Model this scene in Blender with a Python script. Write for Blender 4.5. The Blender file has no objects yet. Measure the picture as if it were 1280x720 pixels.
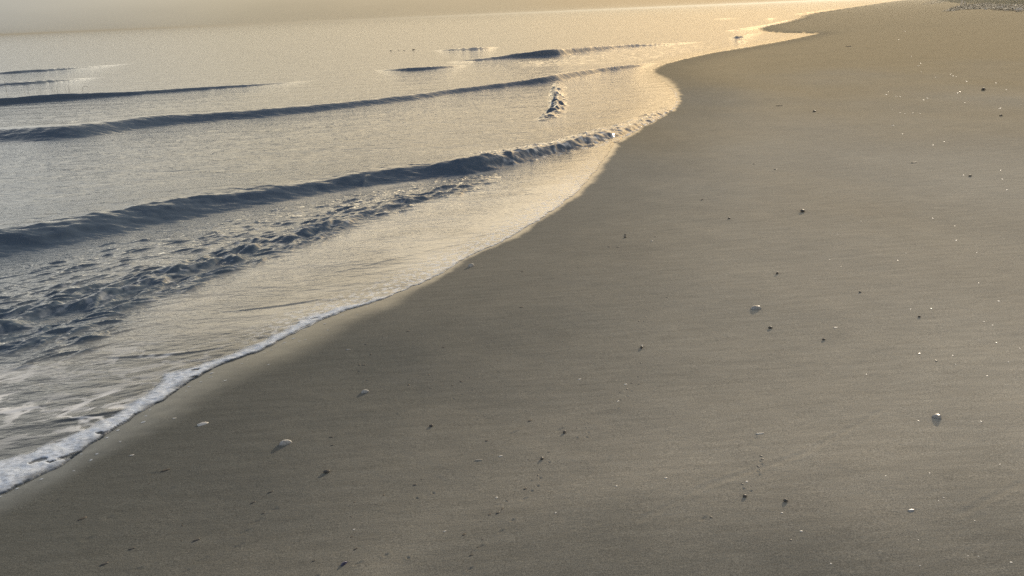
import bpy, math, random
import numpy as np
from mathutils import Matrix, Vector
R = math.radians
random.seed(7)
HAZE = .0008
S = bpy.context.scene
COL = S.collection

# ------------------------------------------------------------------ camera
H = 1.65                                   # eye height above the water level
F = 931.0                                  # focal length in photo pixels (1280 wide)
ROLL = R(2.39)
PITCH = math.atan(343.5 * math.cos(ROLL) / F)
fw = np.array([0, math.cos(PITCH), -math.sin(PITCH)])
rt0 = np.array([1.0, 0, 0]); up0 = np.cross(rt0, fw)
rt = math.cos(ROLL) * rt0 - math.sin(ROLL) * up0
up = math.sin(ROLL) * rt0 + math.cos(ROLL) * up0
cd = bpy.data.cameras.new('camera'); cam = bpy.data.objects.new('camera', cd); COL.objects.link(cam)
cd.sensor_width = 36; cd.lens = 36 * F / 1280; cd.clip_start = .05; cd.clip_end = 20000
m = Matrix.Identity(4)
for i in range(3):
    m[i][0] = rt[i]; m[i][1] = up[i]; m[i][2] = -fw[i]
m[2][3] = H
cam.matrix_world = m
S.camera = cam

def ray(px, py):
    d = fw + rt * ((px - 640) / F) - up * ((py - 360) / F)
    return d / np.linalg.norm(d)
def gp(px, py, z=0.0):                     # where the sight line through a photo pixel meets height z
    d = ray(px, py)
    t = (z - H) / min(d[2], -1e-4)
    return np.array([d[0] * t, d[1] * t])

# ------------------------------------------------------------------ noise
_rng = np.random.RandomState(11)
_perm = _rng.permutation(1024); _perm = np.concatenate([_perm, _perm, _perm])
_ang = _rng.rand(1024) * 2 * np.pi
_gx, _gy = np.cos(_ang), np.sin(_ang)
def perlin(x, y, seed=0):
    xi = np.floor(x).astype(np.int64); yi = np.floor(y).astype(np.int64)
    xf = x - xi; yf = y - yi
    u = xf * xf * xf * (xf * (xf * 6 - 15) + 10); v = yf * yf * yf * (yf * (yf * 6 - 15) + 10)
    def g(ix, iy, dx, dy):
        h = _perm[(_perm[(ix + seed * 37) & 1023] + iy) & 1023]
        return _gx[h] * dx + _gy[h] * dy
    a = g(xi, yi, xf, yf); b = g(xi + 1, yi, xf - 1, yf)
    c = g(xi, yi + 1, xf, yf - 1); d = g(xi + 1, yi + 1, xf - 1, yf - 1)
    return 1.5 * ((a + (b - a) * u) + ((c + (d - c) * u) - (a + (b - a) * u)) * v)
def fbm(x, y, oct=4, seed=0, gain=.5):
    s = 0; a = 1; t = 0
    for o in range(oct):
        s = s + a * perlin(x, y, seed + o * 5); t += a; a *= gain; x = x * 2.03 + 11.3; y = y * 2.03 - 7.1
    return s / t
def sst(a, b, x):
    t = np.clip((x - a) / (b - a), 0, 1); return t * t * (3 - 2 * t)

# ------------------------------------------------------------------ shoreline (photo px, py, edge lip in m, wet band in m)
SHORE = [(-320, 772, .006, .22), (-200, 714, .006, .22), (-80, 657, .007, .22), (0, 618, .008, .2), (40, 598, .008, .2), (75, 582, .007, .2), (100, 565, .007, .22),
 (140, 540, .006, .25), (170, 520, .006, .28), (210, 497, .005, .3), (245, 472, .005, .34), (280, 455, .004, .36), (330, 437, .004, .36),
 (370, 415, .004, .34), (400, 400, .003, .3), (440, 386, .003, .25), (480, 374, .003, .2), (520, 357, .0018, .10), (560, 336, .0012, .06),
 (600, 314, .0012, .05), (640, 296, .0012, .07), (670, 277, .0015, .06), (700, 258, .001, .06), (725, 238, .0006, .08), (745, 215, .0005, .10),
 (758, 195, .0005, .10), (768, 180, .004, .08), (790, 166, .014, .1), (805, 158, .016, .06), (825, 148, .016, .05), (840, 138, .016, .05),
 (849, 128, .014, .06), (847, 118, .012, .1), (838, 108, .008, .2), (826, 99, .005, .3), (817, 92, .004, .12), (816, 87, .004, .12),
 (828, 81, .004, .12), (850, 75, .006, .1), (890, 66, .01, .3), (940, 58, .01, .3), (985, 50, .008, .3), (1022, 42, .005, .2),
 (1000, 41, .004, .25), (975, 41, .004, .25), (955, 39, .006, .2), (947, 36, .01, .4), (960, 32, .01, .4), (985, 27, .012, .5), (1001, 22.5, .01, .7),
 (1003, 20, .01, .8), (1020, 16, .02, .8), (1060, 10, .02, .8), (1100, 4.2, .02, 1), (1125, .5, .02, 1)]
sp = [gp(a, b) for a, b, *_ in SHORE]
d0 = sp[0] - sp[1]; d0 /= np.linalg.norm(d0)
ex = [sp[0] + d0 * k for k in (300, 60, 8)]
d1 = sp[-1] - sp[-3]; d1 /= np.linalg.norm(d1)
far = [sp[-1] + d1 * 600 + np.array([40, 0]), sp[-1] + d1 * 7000 + np.array([900, 0])]
SP = np.array(ex + sp + far)
SL = np.array([SHORE[0][2]] * 3 + [s[2] for s in SHORE] + [.02, .02])
SW = np.array([SHORE[0][3]] * 3 + [s[3] for s in SHORE] + [1, 1])
LAND = np.vstack([SP, [[12000, 6500], [12000, -9000], [SP[0][0], -9000]]])

def polyline_near(P, L):                   # nearest point on a polyline: distance, running index, side
    n = len(P); best = np.full(n, 1e18); idx = np.zeros(n); side = np.zeros(n)
    for i in range(len(L) - 1):
        a = L[i]; e = L[i + 1] - a; ll = e @ e
        if ll < 1e-12: continue
        qx = P[:, 0] - a[0]; qy = P[:, 1] - a[1]
        t = np.clip((qx * e[0] + qy * e[1]) / ll, 0, 1)
        dx = qx - t * e[0]; dy = qy - t * e[1]
        dd = dx * dx + dy * dy
        mk = dd < best
        best[mk] = dd[mk]; idx[mk] = i + t[mk]; side[mk] = (e[0] * dy - e[1] * dx)[mk]
    return np.sqrt(best), idx, np.sign(side)
def inside(P, poly):
    x = P[:, 0]; y = P[:, 1]; r = np.zeros(len(P), bool)
    for i in range(len(poly)):
        x1, y1 = poly[i]; x2, y2 = poly[i - 1]
        if y1 == y2: continue
        c = ((y1 > y) != (y2 > y)) & (x < (x2 - x1) * (y - y1) / (y2 - y1) + x1)
        r ^= c
    return r
def shore(P):                              # signed distance (land +), lip, wet width
    r = np.hypot(P[:, 0], P[:, 1])
    w = np.clip(r / 6, .5, 4)
    Q = P + np.stack([fbm(P[:, 0] * 3, P[:, 1] * 3, 3, 3), fbm(P[:, 0] * 3, P[:, 1] * 3, 3, 8)], 1) * (.03 * w)[:, None]
    Q = Q + np.stack([perlin(P[:, 0] * 16, P[:, 1] * 16, 4), perlin(P[:, 0] * 16, P[:, 1] * 16, 9)], 1) * .012
    d, i, _ = polyline_near(Q, SP)
    k = np.arange(len(SP))
    return np.where(inside(Q, LAND), d, -d), np.interp(i, k, SL), np.interp(i, k, SW), i

# ------------------------------------------------------------------ sand height
DENTS = []                                 # x, y, half length, half width, angle, depth
def sand_base(d):
    dl = np.clip(d, 0, None)
    z = np.where(d > 0, .42 * (1 - np.exp(-dl * .032 / .42)), .055 * d)
    return np.maximum(z, -1.2)
def sand_z(P, d):
    z = sand_base(d)
    land = sst(-.05, .8, d)
    x, y = P[:, 0], P[:, 1]
    z = z + land * (.018 * fbm(x * .45, y * .45, 3, 20) + .004 * fbm(x * 2.1, y * 2.1, 3, 24))
    # back-wash streaks, running down the slope towards the lower left
    a = R(42); u = x * math.cos(a) + y * math.sin(a); v = -x * math.sin(a) + y * math.cos(a)
    z = z + land * .0011 * fbm(u * 2.2, v * 14, 3, 31) + land * .0006 * fbm(u * 30, v * 75, 2, 40)
    rough = land * sst(.2, -1.6, v) * .0032
    z = z + rough * fbm(u * 20, v * 44, 3, 36)
    for (px, py, hl, hw, an, dp) in DENTS:
        mk = (np.abs(x - px) < hl * 3) & (np.abs(y - py) < hl * 3)
        if not mk.any(): continue
        uu = ((x[mk] - px) * math.cos(an) + (y[mk] - py) * math.sin(an)) / hl
        vv = (-(x[mk] - px) * math.sin(an) + (y[mk] - py) * math.cos(an)) / hw
        q = uu * uu + vv * vv
        z[mk] += dp * (-np.exp(-q) + .35 * np.exp(-(np.sqrt(q) - 1.5) ** 2 * 3))
    return z
def sand_at(x, y):
    P = np.array([[x, y]]); d, *_ = shore(P)
    return float(sand_z(P, d)[0])
def on_sand(px, py):                       # photo pixel to a point on the sand
    z = .1
    for _ in range(6):
        p = gp(px, py, z); z = sand_at(p[0], p[1])
    p = gp(px, py, z)
    return np.array([p[0], p[1], sand_at(p[0], p[1])])

# ------------------------------------------------------------------ materials
def mat(name):
    M = bpy.data.materials.new(name); M.use_nodes = True
    nt = M.node_tree; nt.nodes.clear()
    return M, nt, nt.nodes.new('ShaderNodeOutputMaterial')
def nd(nt, t, **kw):
    n = nt.nodes.new(t)
    for k, v in kw.items():
        if k in n.inputs: n.inputs[k].default_value = v
        else: setattr(n, k, v)
    return n
def lk(nt, a, b): nt.links.new(a, b)
def mixc(nt, fac, a, b):
    n = nt.nodes.new('ShaderNodeMix'); n.data_type = 'RGBA'
    for i, s in ((0, fac), (6, a), (7, b)):
        if hasattr(s, 'is_output'): nt.links.new(s, n.inputs[i])
        else: n.inputs[i].default_value = s
    return n.outputs[2]
def mth(nt, op, a, b=None, clamp=False):
    n = nt.nodes.new('ShaderNodeMath'); n.operation = op; n.use_clamp = clamp
    for i, s in ((0, a), (1, b)):
        if s is None: continue
        if hasattr(s, 'is_output'): nt.links.new(s, n.inputs[i])
        else: n.inputs[i].default_value = s
    return n.outputs[0]
def rng(nt, v, a, b, c, d):
    n = nt.nodes.new('ShaderNodeMapRange'); nt.links.new(v, n.inputs[0])
    for i, s in enumerate((a, b, c, d)): n.inputs[i + 1].default_value = s
    return n.outputs[0]
def coords(nt, scale=(1, 1, 1), rot=0):
    tc = nt.nodes.new('ShaderNodeTexCoord'); mp = nt.nodes.new('ShaderNodeMapping')
    mp.inputs['Scale'].default_value = scale; mp.inputs['Rotation'].default_value = (0, 0, rot)
    nt.links.new(tc.outputs['Object'], mp.inputs[0]); return mp.outputs[0]
def noise(nt, vec, scale, detail=4, rough=.55):
    n = nd(nt, 'ShaderNodeTexNoise', Scale=scale, Detail=detail, Roughness=rough)
    nt.links.new(vec, n.inputs['Vector']); return n.outputs[0]
def attr(nt, name):
    n = nt.nodes.new('ShaderNodeAttribute'); n.attribute_name = name; return n.outputs['Fac']

# sand
MSAND, nt, out = mat('sand')
c = coords(nt)
n1 = noise(nt, c, 1.3, 5); n2 = noise(nt, c, 260, 3, .7); n3 = noise(nt, coords(nt, (4, 30, 1), R(-42)), 1.0, 4)
n0 = noise(nt, c, .55, 4)
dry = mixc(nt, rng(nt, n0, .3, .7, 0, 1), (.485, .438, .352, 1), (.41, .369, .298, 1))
dry = mixc(nt, attr(nt, 'golden'), dry, mixc(nt, n1, (.50, .40, .25, 1), (.43, .345, .215, 1)))  # far sand tinted with painted low-sun warmth
wetc = mixc(nt, n1, (.098, .104, .097, 1), (.083, .088, .083, 1))
wet = attr(nt, 'wet'); damp = attr(nt, 'damp')
col = mixc(nt, damp, dry, wetc)  # mask holds real damp plus the painted vignette on the nearest sand
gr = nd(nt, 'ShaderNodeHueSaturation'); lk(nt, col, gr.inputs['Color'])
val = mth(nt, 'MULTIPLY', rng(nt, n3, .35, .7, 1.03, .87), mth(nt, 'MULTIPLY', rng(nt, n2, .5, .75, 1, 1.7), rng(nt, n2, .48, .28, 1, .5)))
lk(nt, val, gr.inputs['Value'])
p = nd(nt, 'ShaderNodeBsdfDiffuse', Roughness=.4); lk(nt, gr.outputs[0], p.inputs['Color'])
film = nd(nt, 'ShaderNodeBsdfGlossy', Roughness=.06); ff = nd(nt, 'ShaderNodeFresnel', IOR=1.38)
fmx = nd(nt, 'ShaderNodeMixShader'); lk(nt, mth(nt, 'MULTIPLY', ff.outputs[0], wet), fmx.inputs[0]); lk(nt, p.outputs[0], fmx.inputs[1]); lk(nt, film.outputs[0], fmx.inputs[2])
bh = mth(nt, 'ADD', mth(nt, 'MULTIPLY', noise(nt, c, 330, 3, .75), .0022), mth(nt, 'MULTIPLY', noise(nt, coords(nt, (30, 110, 1), R(-42)), 1, 4), .0028))
bp = nd(nt, 'ShaderNodeBump', Distance=1.0); lk(nt, bh, bp.inputs['Height'])
lk(nt, rng(nt, wet, 0, 1, .42, .1), bp.inputs['Strength'])
lk(nt, bp.outputs[0], p.inputs['Normal']); lk(nt, fmx.outputs[0], out.inputs[0])

# water
MWATER, nt, out = mat('sea_water')
c = coords(nt)
foam = attr(nt, 'foam'); opa = attr(nt, 'opacity'); rip = attr(nt, 'ripple')
ra = R(-20)
h1 = mth(nt, 'MULTIPLY', noise(nt, coords(nt, (5, 16, 1), ra), 1, 3), .014)
h2 = mth(nt, 'MULTIPLY', noise(nt, coords(nt, (18, 44, 1), R(-32)), 1, 3), .0045)
h3 = mth(nt, 'MULTIPLY', noise(nt, coords(nt, (.5, 2.2, 1), R(-14)), 1, 3), .05)
hh = mth(nt, 'ADD', mth(nt, 'ADD', h1, h2), h3)
bp = nd(nt, 'ShaderNodeBump', Distance=1.0); lk(nt, hh, bp.inputs['Height']); lk(nt, rip, bp.inputs['Strength'])
gl = nd(nt, 'ShaderNodeBsdfGlossy', Roughness=.05); gl.inputs['Color'].default_value = (1, 1, 1, 1)
lk(nt, bp.outputs[0], gl.inputs['Normal'])
fr = nd(nt, 'ShaderNodeFresnel', IOR=1.38); lk(nt, bp.outputs[0], fr.inputs['Normal'])
deep = nd(nt, 'ShaderNodeBsdfDiffuse')
milk = attr(nt, 'milk')
lk(nt, mixc(nt, milk, mixc(nt, noise(nt, c, .7, 4), (.058, .085, .122, 1), (.085, .105, .125, 1)), (.47, .45, .395, 1)), deep.inputs['Color'])
tr = nd(nt, 'ShaderNodeBsdfTransparent'); tr.inputs['Color'].default_value = (.86, .88, .84, 1)
body = nd(nt, 'ShaderNodeMixShader'); lk(nt, mth(nt, 'MAXIMUM', opa, mth(nt, 'MULTIPLY', milk, .85)), body.inputs[0]); lk(nt, tr.outputs[0], body.inputs[1]); lk(nt, deep.outputs[0], body.inputs[2])
wat = nd(nt, 'ShaderNodeMixShader'); lk(nt, fr.outputs[0], wat.inputs[0]); lk(nt, body.outputs[0], wat.inputs[1]); lk(nt, gl.outputs[0], wat.inputs[2])
fo = nd(nt, 'ShaderNodeBsdfDiffuse'); fo.inputs['Color'].default_value = (.72, .73, .74, 1)
fx = nd(nt, 'ShaderNodeMixShader'); lk(nt, foam, fx.inputs[0]); lk(nt, wat.outputs[0], fx.inputs[1]); lk(nt, fo.outputs[0], fx.inputs[2])
lk(nt, fx.outputs[0], out.inputs[0])

# foam
MFOAM, nt, out = mat('sea_foam')
c = coords(nt)
p = nd(nt, 'ShaderNodeBsdfPrincipled', Roughness=.5)
v = nd(nt, 'ShaderNodeTexVoronoi', Scale=210); lk(nt, c, v.inputs['Vector'])
n = noise(nt, c, 24, 5, .7)
lk(nt, mixc(nt, rng(nt, n, .35, .65, 0, 1), (.48, .55, .66, 1), (.66, .71, .79, 1)), p.inputs['Base Color'])
bp = nd(nt, 'ShaderNodeBump', Distance=.0015, Strength=.2); lk(nt, mth(nt, 'ADD', v.outputs[0], n), bp.inputs['Height'])
lk(nt, bp.outputs[0], p.inputs['Normal'])
ft = nd(nt, 'ShaderNodeBsdfTransparent'); fm_ = nd(nt, 'ShaderNodeMixShader')
lk(nt, rng(nt, noise(nt, coords(nt, (30, 70, 1), R(-28)), 1, 5, .7), .4, .58, .6, .98), fm_.inputs[0])
al = nt.nodes.new('ShaderNodeMath'); al.operation = 'MULTIPLY'; lk(nt, fm_.inputs[0].links[0].from_socket, al.inputs[0]); lk(nt, rng(nt, attr(nt, 'thick'), .4, .95, .15, 1), al.inputs[1]); lk(nt, al.outputs[0], fm_.inputs[0]); lk(nt, ft.outputs[0], fm_.inputs[1]); lk(nt, p.outputs[0], fm_.inputs[2]); lk(nt, fm_.outputs[0], out.inputs[0])

def simple(name, ca, cb, scale, rough=.5, bump=.0, spec=.5):
    M, nt, out = mat(name)
    c = coords(nt); n = noise(nt, c, scale, 5, .65)
    p = nd(nt, 'ShaderNodeBsdfPrincipled', Roughness=rough); p.inputs['Specular IOR Level'].default_value = spec
    lk(nt, mixc(nt, rng(nt, n, .3, .7, 0, 1), (*ca, 1), (*cb, 1)), p.inputs['Base Color'])
    if bump:
        b = nd(nt, 'ShaderNodeBump', Distance=bump, Strength=.7); lk(nt, n, b.inputs['Height']); lk(nt, b.outputs[0], p.inputs['Normal'])
    lk(nt, p.outputs[0], out.inputs[0]); return M
MSHELL = simple('bleached_shell', (.62, .60, .56), (.36, .35, .33), 160, .5, .001, .4)
MVALVE = simple('weathered_shell', (.46, .45, .43), (.17, .17, .175), 110, .45, .001, .4)
MGREY = simple('grey_shell', (.34, .34, .33), (.16, .16, .165), 150, .35, .001)
MMUSSEL = simple('mussel_shell', (.02, .022, .05), (.06, .06, .12), 120, .25, .0006)
MDARK = simple('dark_pebble', (.03, .028, .026), (.075, .068, .06), 180, .55, .001)
MSTONE = simple('grey_stone', (.30, .29, .30), (.17, .17, .185), 120, .5, .001)
MBARK = simple('sodden_wood', (.045, .036, .028), (.11, .09, .07), 120, .7, .001)
MREED = simple('reed_stalk', (.07, .06, .045), (.14, .12, .08), 60, .7)
MWRACK = simple('dried_seaweed', (.06, .062, .045), (.15, .145, .11), 9, .85, .02)
MGRASS = simple('beach_grass', (.07, .085, .055), (.13, .14, .095), 3, .8)
MDRIFT = simple('bleached_driftwood', (.50, .46, .40), (.32, .29, .25), 8, .75, .01)

# ------------------------------------------------------------------ mesh building
def tag(o, label=None, cat=None, group=None, kind=None):
    if label: o['label'] = label
    if cat: o['category'] = cat
    if group: o['group'] = group
    if kind: o['kind'] = kind
    return o
def sheet(name, X, Y, Z, keep, M, attrs, wrap):
    nr, nc = X.shape
    i, j = np.meshgrid(np.arange(nr - 1), np.arange(nc if wrap else nc - 1), indexing='ij')
    j2 = (j + 1) % nc
    q = np.stack([i * nc + j, (i + 1) * nc + j, (i + 1) * nc + j2, i * nc + j2], -1).reshape(-1, 4)
    if keep is not None:
        k = keep.ravel(); q = q[k[q].any(1)]
    used = np.zeros(nr * nc, bool); used[q.ravel()] = True
    rm = np.cumsum(used) - 1; q = rm[q]
    co = np.stack([X.ravel(), Y.ravel(), Z.ravel()], 1)[used].astype(np.float32)
    me = bpy.data.meshes.new(name)
    me.vertices.add(len(co)); me.vertices.foreach_set('co', co.ravel())
    me.loops.add(q.size); me.loops.foreach_set('vertex_index', q.ravel().astype(np.int32))
    me.polygons.add(len(q)); me.polygons.foreach_set('loop_start', np.arange(0, q.size, 4, dtype=np.int32))
    me.polygons.foreach_set('use_smooth', np.ones(len(q), bool))
    me.update(calc_edges=True)
    for k, v in attrs.items():
        a = me.attributes.new(k, 'FLOAT', 'POINT'); a.data.foreach_set('value', v.ravel()[used].astype(np.float32))
    me.materials.append(M)
    o = bpy.data.objects.new(name, me); COL.objects.link(o); return o
def grid(phis, azs):
    r = H / np.tan(np.radians(phis)); a = np.radians(azs)
    X = r[:, None] * np.sin(a)[None]; Y = r[:, None] * np.cos(a)[None]
    return X, Y

# ------------------------------------------------------------------ the small things on the sand (photo px, py ...)
# dents: back-wash streaks and bird pricks
def dent(px, py, hl, hw, ang, dp):
    p = gp(px, py, .1); DENTS.append((p[0], p[1], hl, hw, ang, dp))
A45 = R(38)
for px, py, l in [(245,676,.05),(225,690,.05),(316,629,.045),(300,642,.05),(207,587,.04),(103,648,.04),(165,686,.03),(130,705,.04),(339,615,.03),
                  (392,702,.02),(445,686,.03),(640,636,.02),(625,650,.025),(600,668,.025),(586,696,.025),(128,622,.035),(185,568,.03),
                  (640,527,.06),(700,524,.04),(655,610,.03),(945,541,.03),(415,716,.04),(60,600,.03),(290,660,.05),(880,640,.03),(480,676,.02)]:
    dent(px, py, l * .5, .004, A45, .003)
for px, py in [(834,372),(813,378),(807,396),(799,401),(805,401),(802,454),(798,471),(789,479),(784,486),(775,490),(773,501),(735,529),(733,535),(721,535),
               (686,565),(675,584),(672,594),(664,600),(951,570),(953,574),(948,583),(950,587),(939,607),(930,604),(519,606),(540,600),(508,680),
               (445,445),(455,456),(449,437),(510,395),(565,482),(576,477),(588,472),(621,451),(536,469),(494,500),(555,434)]:
    dent(px, py, .006, .0045, 0, .0035)
for x0, y0, x1, y1 in [(1010,560,880,600),(1100,510,1010,560),(880,600,800,640),(760,560,700,640),(1160,380,1180,430),(1000,420,1035,350),(1280,600,1200,640)]:
    for k in range(5):
        t = (k + .5) / 5; a = gp(x0, y0, .1); b = gp(x1, y1, .1); e = b - a
        p = a + e * t; DENTS.append((p[0], p[1], np.linalg.norm(e) * .11, .014, math.atan2(e[1], e[0]), .0014))

# ------------------------------------------------------------------ sand sheet
phis = np.concatenate([np.geomspace(.012, .3, 40)[:-1], np.arange(.3, 43, .06), np.geomspace(43, 88.5, 40)])
azs = np.concatenate([np.arange(-180, -46, 4.0), np.arange(-46, 46, .075), np.arange(46, 180, 4.0)])
X, Y = grid(phis, azs)
P = np.stack([X.ravel(), Y.ravel()], 1)
d, lip, ww, si = shore(P)
Z = sand_z(P, d)
wn = fbm(P[:, 0] * 2.5, P[:, 1] * 2.5, 3, 50)
wet = sst(1.0, .05, (d + wn * .05) / np.maximum(ww, .02)) * sst(-.05, -.01, d)
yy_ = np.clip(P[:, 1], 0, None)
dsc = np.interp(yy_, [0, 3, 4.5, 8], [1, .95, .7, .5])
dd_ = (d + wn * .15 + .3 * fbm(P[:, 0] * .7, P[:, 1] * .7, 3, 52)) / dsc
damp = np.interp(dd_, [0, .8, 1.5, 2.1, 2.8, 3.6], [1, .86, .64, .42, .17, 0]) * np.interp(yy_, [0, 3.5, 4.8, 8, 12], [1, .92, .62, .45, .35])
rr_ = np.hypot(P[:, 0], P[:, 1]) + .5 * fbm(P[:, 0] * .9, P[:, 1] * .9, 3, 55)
damp = np.maximum(damp, .66 * sst(3.0, 1.7, rr_) * (P[:, 1] > 0))  # nearest sand also darkened like a lens vignette, painted via the damp mask
damp = np.where(d < 0, 1.0, damp)
golden = np.clip(sst(1.5, 24, np.hypot(P[:, 0], P[:, 1]) + 9 * fbm(P[:, 0] * .3, P[:, 1] * .16, 3, 57)), 0, 1)  # warm glow of the low sun painted into the sand, stronger with distance
nearfade = np.zeros(len(P))
X0, Y0 = X, Y
ground = sheet('sand', X, Y, Z.reshape(X.shape), None, MSAND, {'wet': wet, 'damp': damp, 'golden': golden}, True)  # damp holds real damp plus the painted vignette on the nearest sand
tag(ground, kind='structure')

# ------------------------------------------------------------------ waves: (crest px, py, toe py, height) along the crest
def W(pts, back=3.0, lump=.15, steep=1.0, freq=1.2, wob=.0, foam=0, wfix=0):
    return dict(pts=pts, back=back, lump=lump, steep=steep, freq=freq, wob=wob, foam=foam, wfix=wfix)
WAVES = [
 W([(-560,350,403,0.0000),(-400,332,385,0.1116),(-120,303,356,0.1256),(-60,297,345,0.1302),(0,288,334,0.1348),(100,271,315,0.1348),(200,252,292,0.1302),(320,235,265,0.1163),(400,223,249,0.1116),(470,212,239,0.1163),(530,204,228,0.1256),
    (580,198,221,0.1395),(620,192,213,0.1302),(660,187,203,0.1023),(700,180,192,0.0837),(740,171,182,0.0698),(770,163,175,0.0465),(800,154,160,0.0000)], 4.0, .16, 1.15, 1.3, .03),
 W([(-560,215,239,0.0000),(-400,199,223,0.1488),(-120,171,193,0.1767),(-60,165,187,0.1814),(0,160,182,0.1860),(80,157,178,0.1860),(160,148,167,0.1721),(230,142,159,0.1581),(320,137,150,0.1302),(400,130,141,0.1209),(480,122,132,0.1116),(560,112,120,0.1023),
    (640,102,109,0.1116),(680,96,105,0.1395),(700,92,102,0.1535),(720,88.5,98,0.1535),(750,84.5,92,0.1302),(790,81,85,0.0837),(825,78,80,0.0000)], 4.0, .14, 1.1, .6, .04),
 W([(698,102,109,.0),(696,109,114,.06),(694,116,121,.075),(695,125,129,.07),(694,133,136,.06),(682,145,148,.04),(672,152,154,.0)], 1.7, .8, 1, 4, .12, .05, .14),
 W([(-560,172,183,.0),(-400,157,168,.13),(-120,131,141.5,.15),(-60,126,136,.16),(0,122,131,.165),(60,118.5,127,.15),(140,115,122,.12),(230,110,115.5,.09),(320,105,109,.05),(400,100,102,.0)], 4, .15, 1.1, .5, .05),
 W([(555,78,79,.0),(600,73,75,.08),(650,67,71,.16),(690,62.5,69.5,.24),(720,60,66,.21),(780,56,59,.12),(820,54.5,56.5,.08),(890,51.5,53,.0)], 4, .2, 1.2, .8, .04),
 W([(465,88,89,.0),(510,85,88,.09),(550,82.5,85,.09),(590,81,82,.0)], 3, .1, 1, .6),
 W([(540,63.3,64,.0),(570,60.8,63,.09),(600,59,61,.12),(625,58.8,59.5,.0)], 3, .1, 1, .6),
 W([(-120,98,100,.05),(0,90,92.5,.09),(80,85,87,.08),(170,79,80,.0)], 3, .1, 1, .4),
 W([(-120,114,119,.05),(0,104,109,.10),(60,100,104,.09),(130,96,98,.0)], 3, .1, 1, .4),
 W([(905,38.5,39.3,.0),(925,35.7,38,.09),(950,32,34.5,.12),(980,26,28.5,.12),(1000,21,22.5,.05)], 3, .1, 1.2, .5),
 W([(910,46.5,47.2,.0),(918,45.5,49,.09),(930,44.5,49,.10),(955,39.2,41,.03)], 2, .5, 1, 2, .05),
 W([(922,49,50,.0),(927,50.5,54,.08),(936,50,53,.0)], 1.4, .6, 1, 3, .05),
 W([(955,23.5,24.2,.0),(963,22.6,25,.1),(975,22.4,24,.0)], 2, .5, 1, 2),
 W([(985,18.6,19.2,.0),(1010,15.4,17,.12),(1060,8.8,10,.12),(1100,3.2,4,.0)], 3, .2, 1, .4),
 W([(885,23.8,24.4,.0),(905,22.8,24,.08),(930,21.8,22.4,.0)], 3, .1, 1, .4),
 # the broken ripples in front of the main wave
 W([(-300,520,530,0.0034),(-60,432,452,0.0163),(0,412,431,0.0181),(30,402,420,0.0181),(60,392,408,0.0163),(125,376,390,0.0163),(150,366,379,0.0181),(185,354,365,0.0163),(210,345,356,0.0145),(250,333,343,0.0127),(320,312,320,0.0109),(400,286,293,0.0109),(450,269,276,0.0109),(520,250,256,0.0091),(575,236.0,238.5,0.0000)], 2.2, .35, 1, 3.6, .03, .6),
 W([(-300,503,512,0.0022),(-60,415,428,0.0109),(0,398,409,0.0127),(40,387,397,0.0127),(75,375,385,0.0109),(110,365,373,0.0091),(140,360,367,0.0073),(170,350,357,0.0091),(205,341,348,0.0109),(250,325,332,0.0073),(320,303,309,0.0073),(400,277,283,0.0091),(470,256,262,0.0073),(540,238.0,240.5,0.0000)], 2.2, .35, 1, 4.4, .03, .4),
 W([(-300,545,553,0.0022),(-60,455,470,0.0091),(0,437,450,0.0127),(40,425,436,0.0127),(75,412,423,0.0127),(110,404,412,0.0109),(150,387,395,0.0109),(200,369,376,0.0091),(260,347,353,0.0080),(330,322,328,0.0073),(410,292,297,0.0073),(470,272,276,0.0054),(540,252.0,253.9,0.0000)], 2.2, .35, 1, 4, .03, .4),
 W([(80,429.0,432.1,0.0000),(98,424,433,0.0091),(112,420,427,0.0073),(125,416.0,417.2,0.0000)], 1.3, .5, 1, 4),
 W([(105,420.0,422.5,0.0000),(118,417,426,0.0091),(135,416.0,417.9,0.0000)], 1.3, .5, 1, 4),
 # thin lines of the swash
 W([(270,390,391,0.0000),(310,386,389,0.0044),(360,380,382.5,0.0039),(415,371,372,0.0000)], 1.5, .4, 1, 2),
 W([(130,447,448,0.0000),(160,445,449,0.0049),(200,442,446,0.0059),(240,439,442,0.0044),(300,430,431,0.0000)], 1.5, .5, 1, 2),
 W([(60,526,527,0.0000),(90,522,527,0.0049),(125,517,522,0.0049),(180,508,509,0.0000)], 1.5, .5, 1, 2),
 W([(0,515,520,0.0029),(40,508,512,0.0029),(70,505,506,0.0000)], 1.5, .5, 1, 2),
 W([(400,345,346,0.0000),(450,333,335,0.0020),(540,312,314,0.0020),(600,300,301,0.0000)], 1.5, .5, 1, 2),
 W([(560,303,304,0.0000),(620,290,291.6,0.0020),(690,272,273,0.0000)], 1.5, .5, 1, 2),
 W([(570,279,280,0.0000),(640,265,266.5,0.0020),(712,248,249,0.0000)], 1.5, .5, 1, 2),
 W([(620,247,248,0.0000),(680,236,237.4,0.0020),(735,226,227,0.0000)], 1.5, .5, 1, 2),
]
def catmull(p, n):
    q = np.vstack([2 * p[0] - p[1], p, 2 * p[-1] - p[-2]]); o = []
    for i in range(1, len(q) - 2):
        for k in range(n):
            t = k / n; a, b, c, d_ = q[i - 1], q[i], q[i + 1], q[i + 2]
            o.append(.5 * (2 * b + (c - a) * t + (2 * a - 5 * b + 4 * c - d_) * t * t + (3 * b - a - 3 * c + d_) * t ** 3))
    return np.array(o + [p[-1]])
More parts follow.
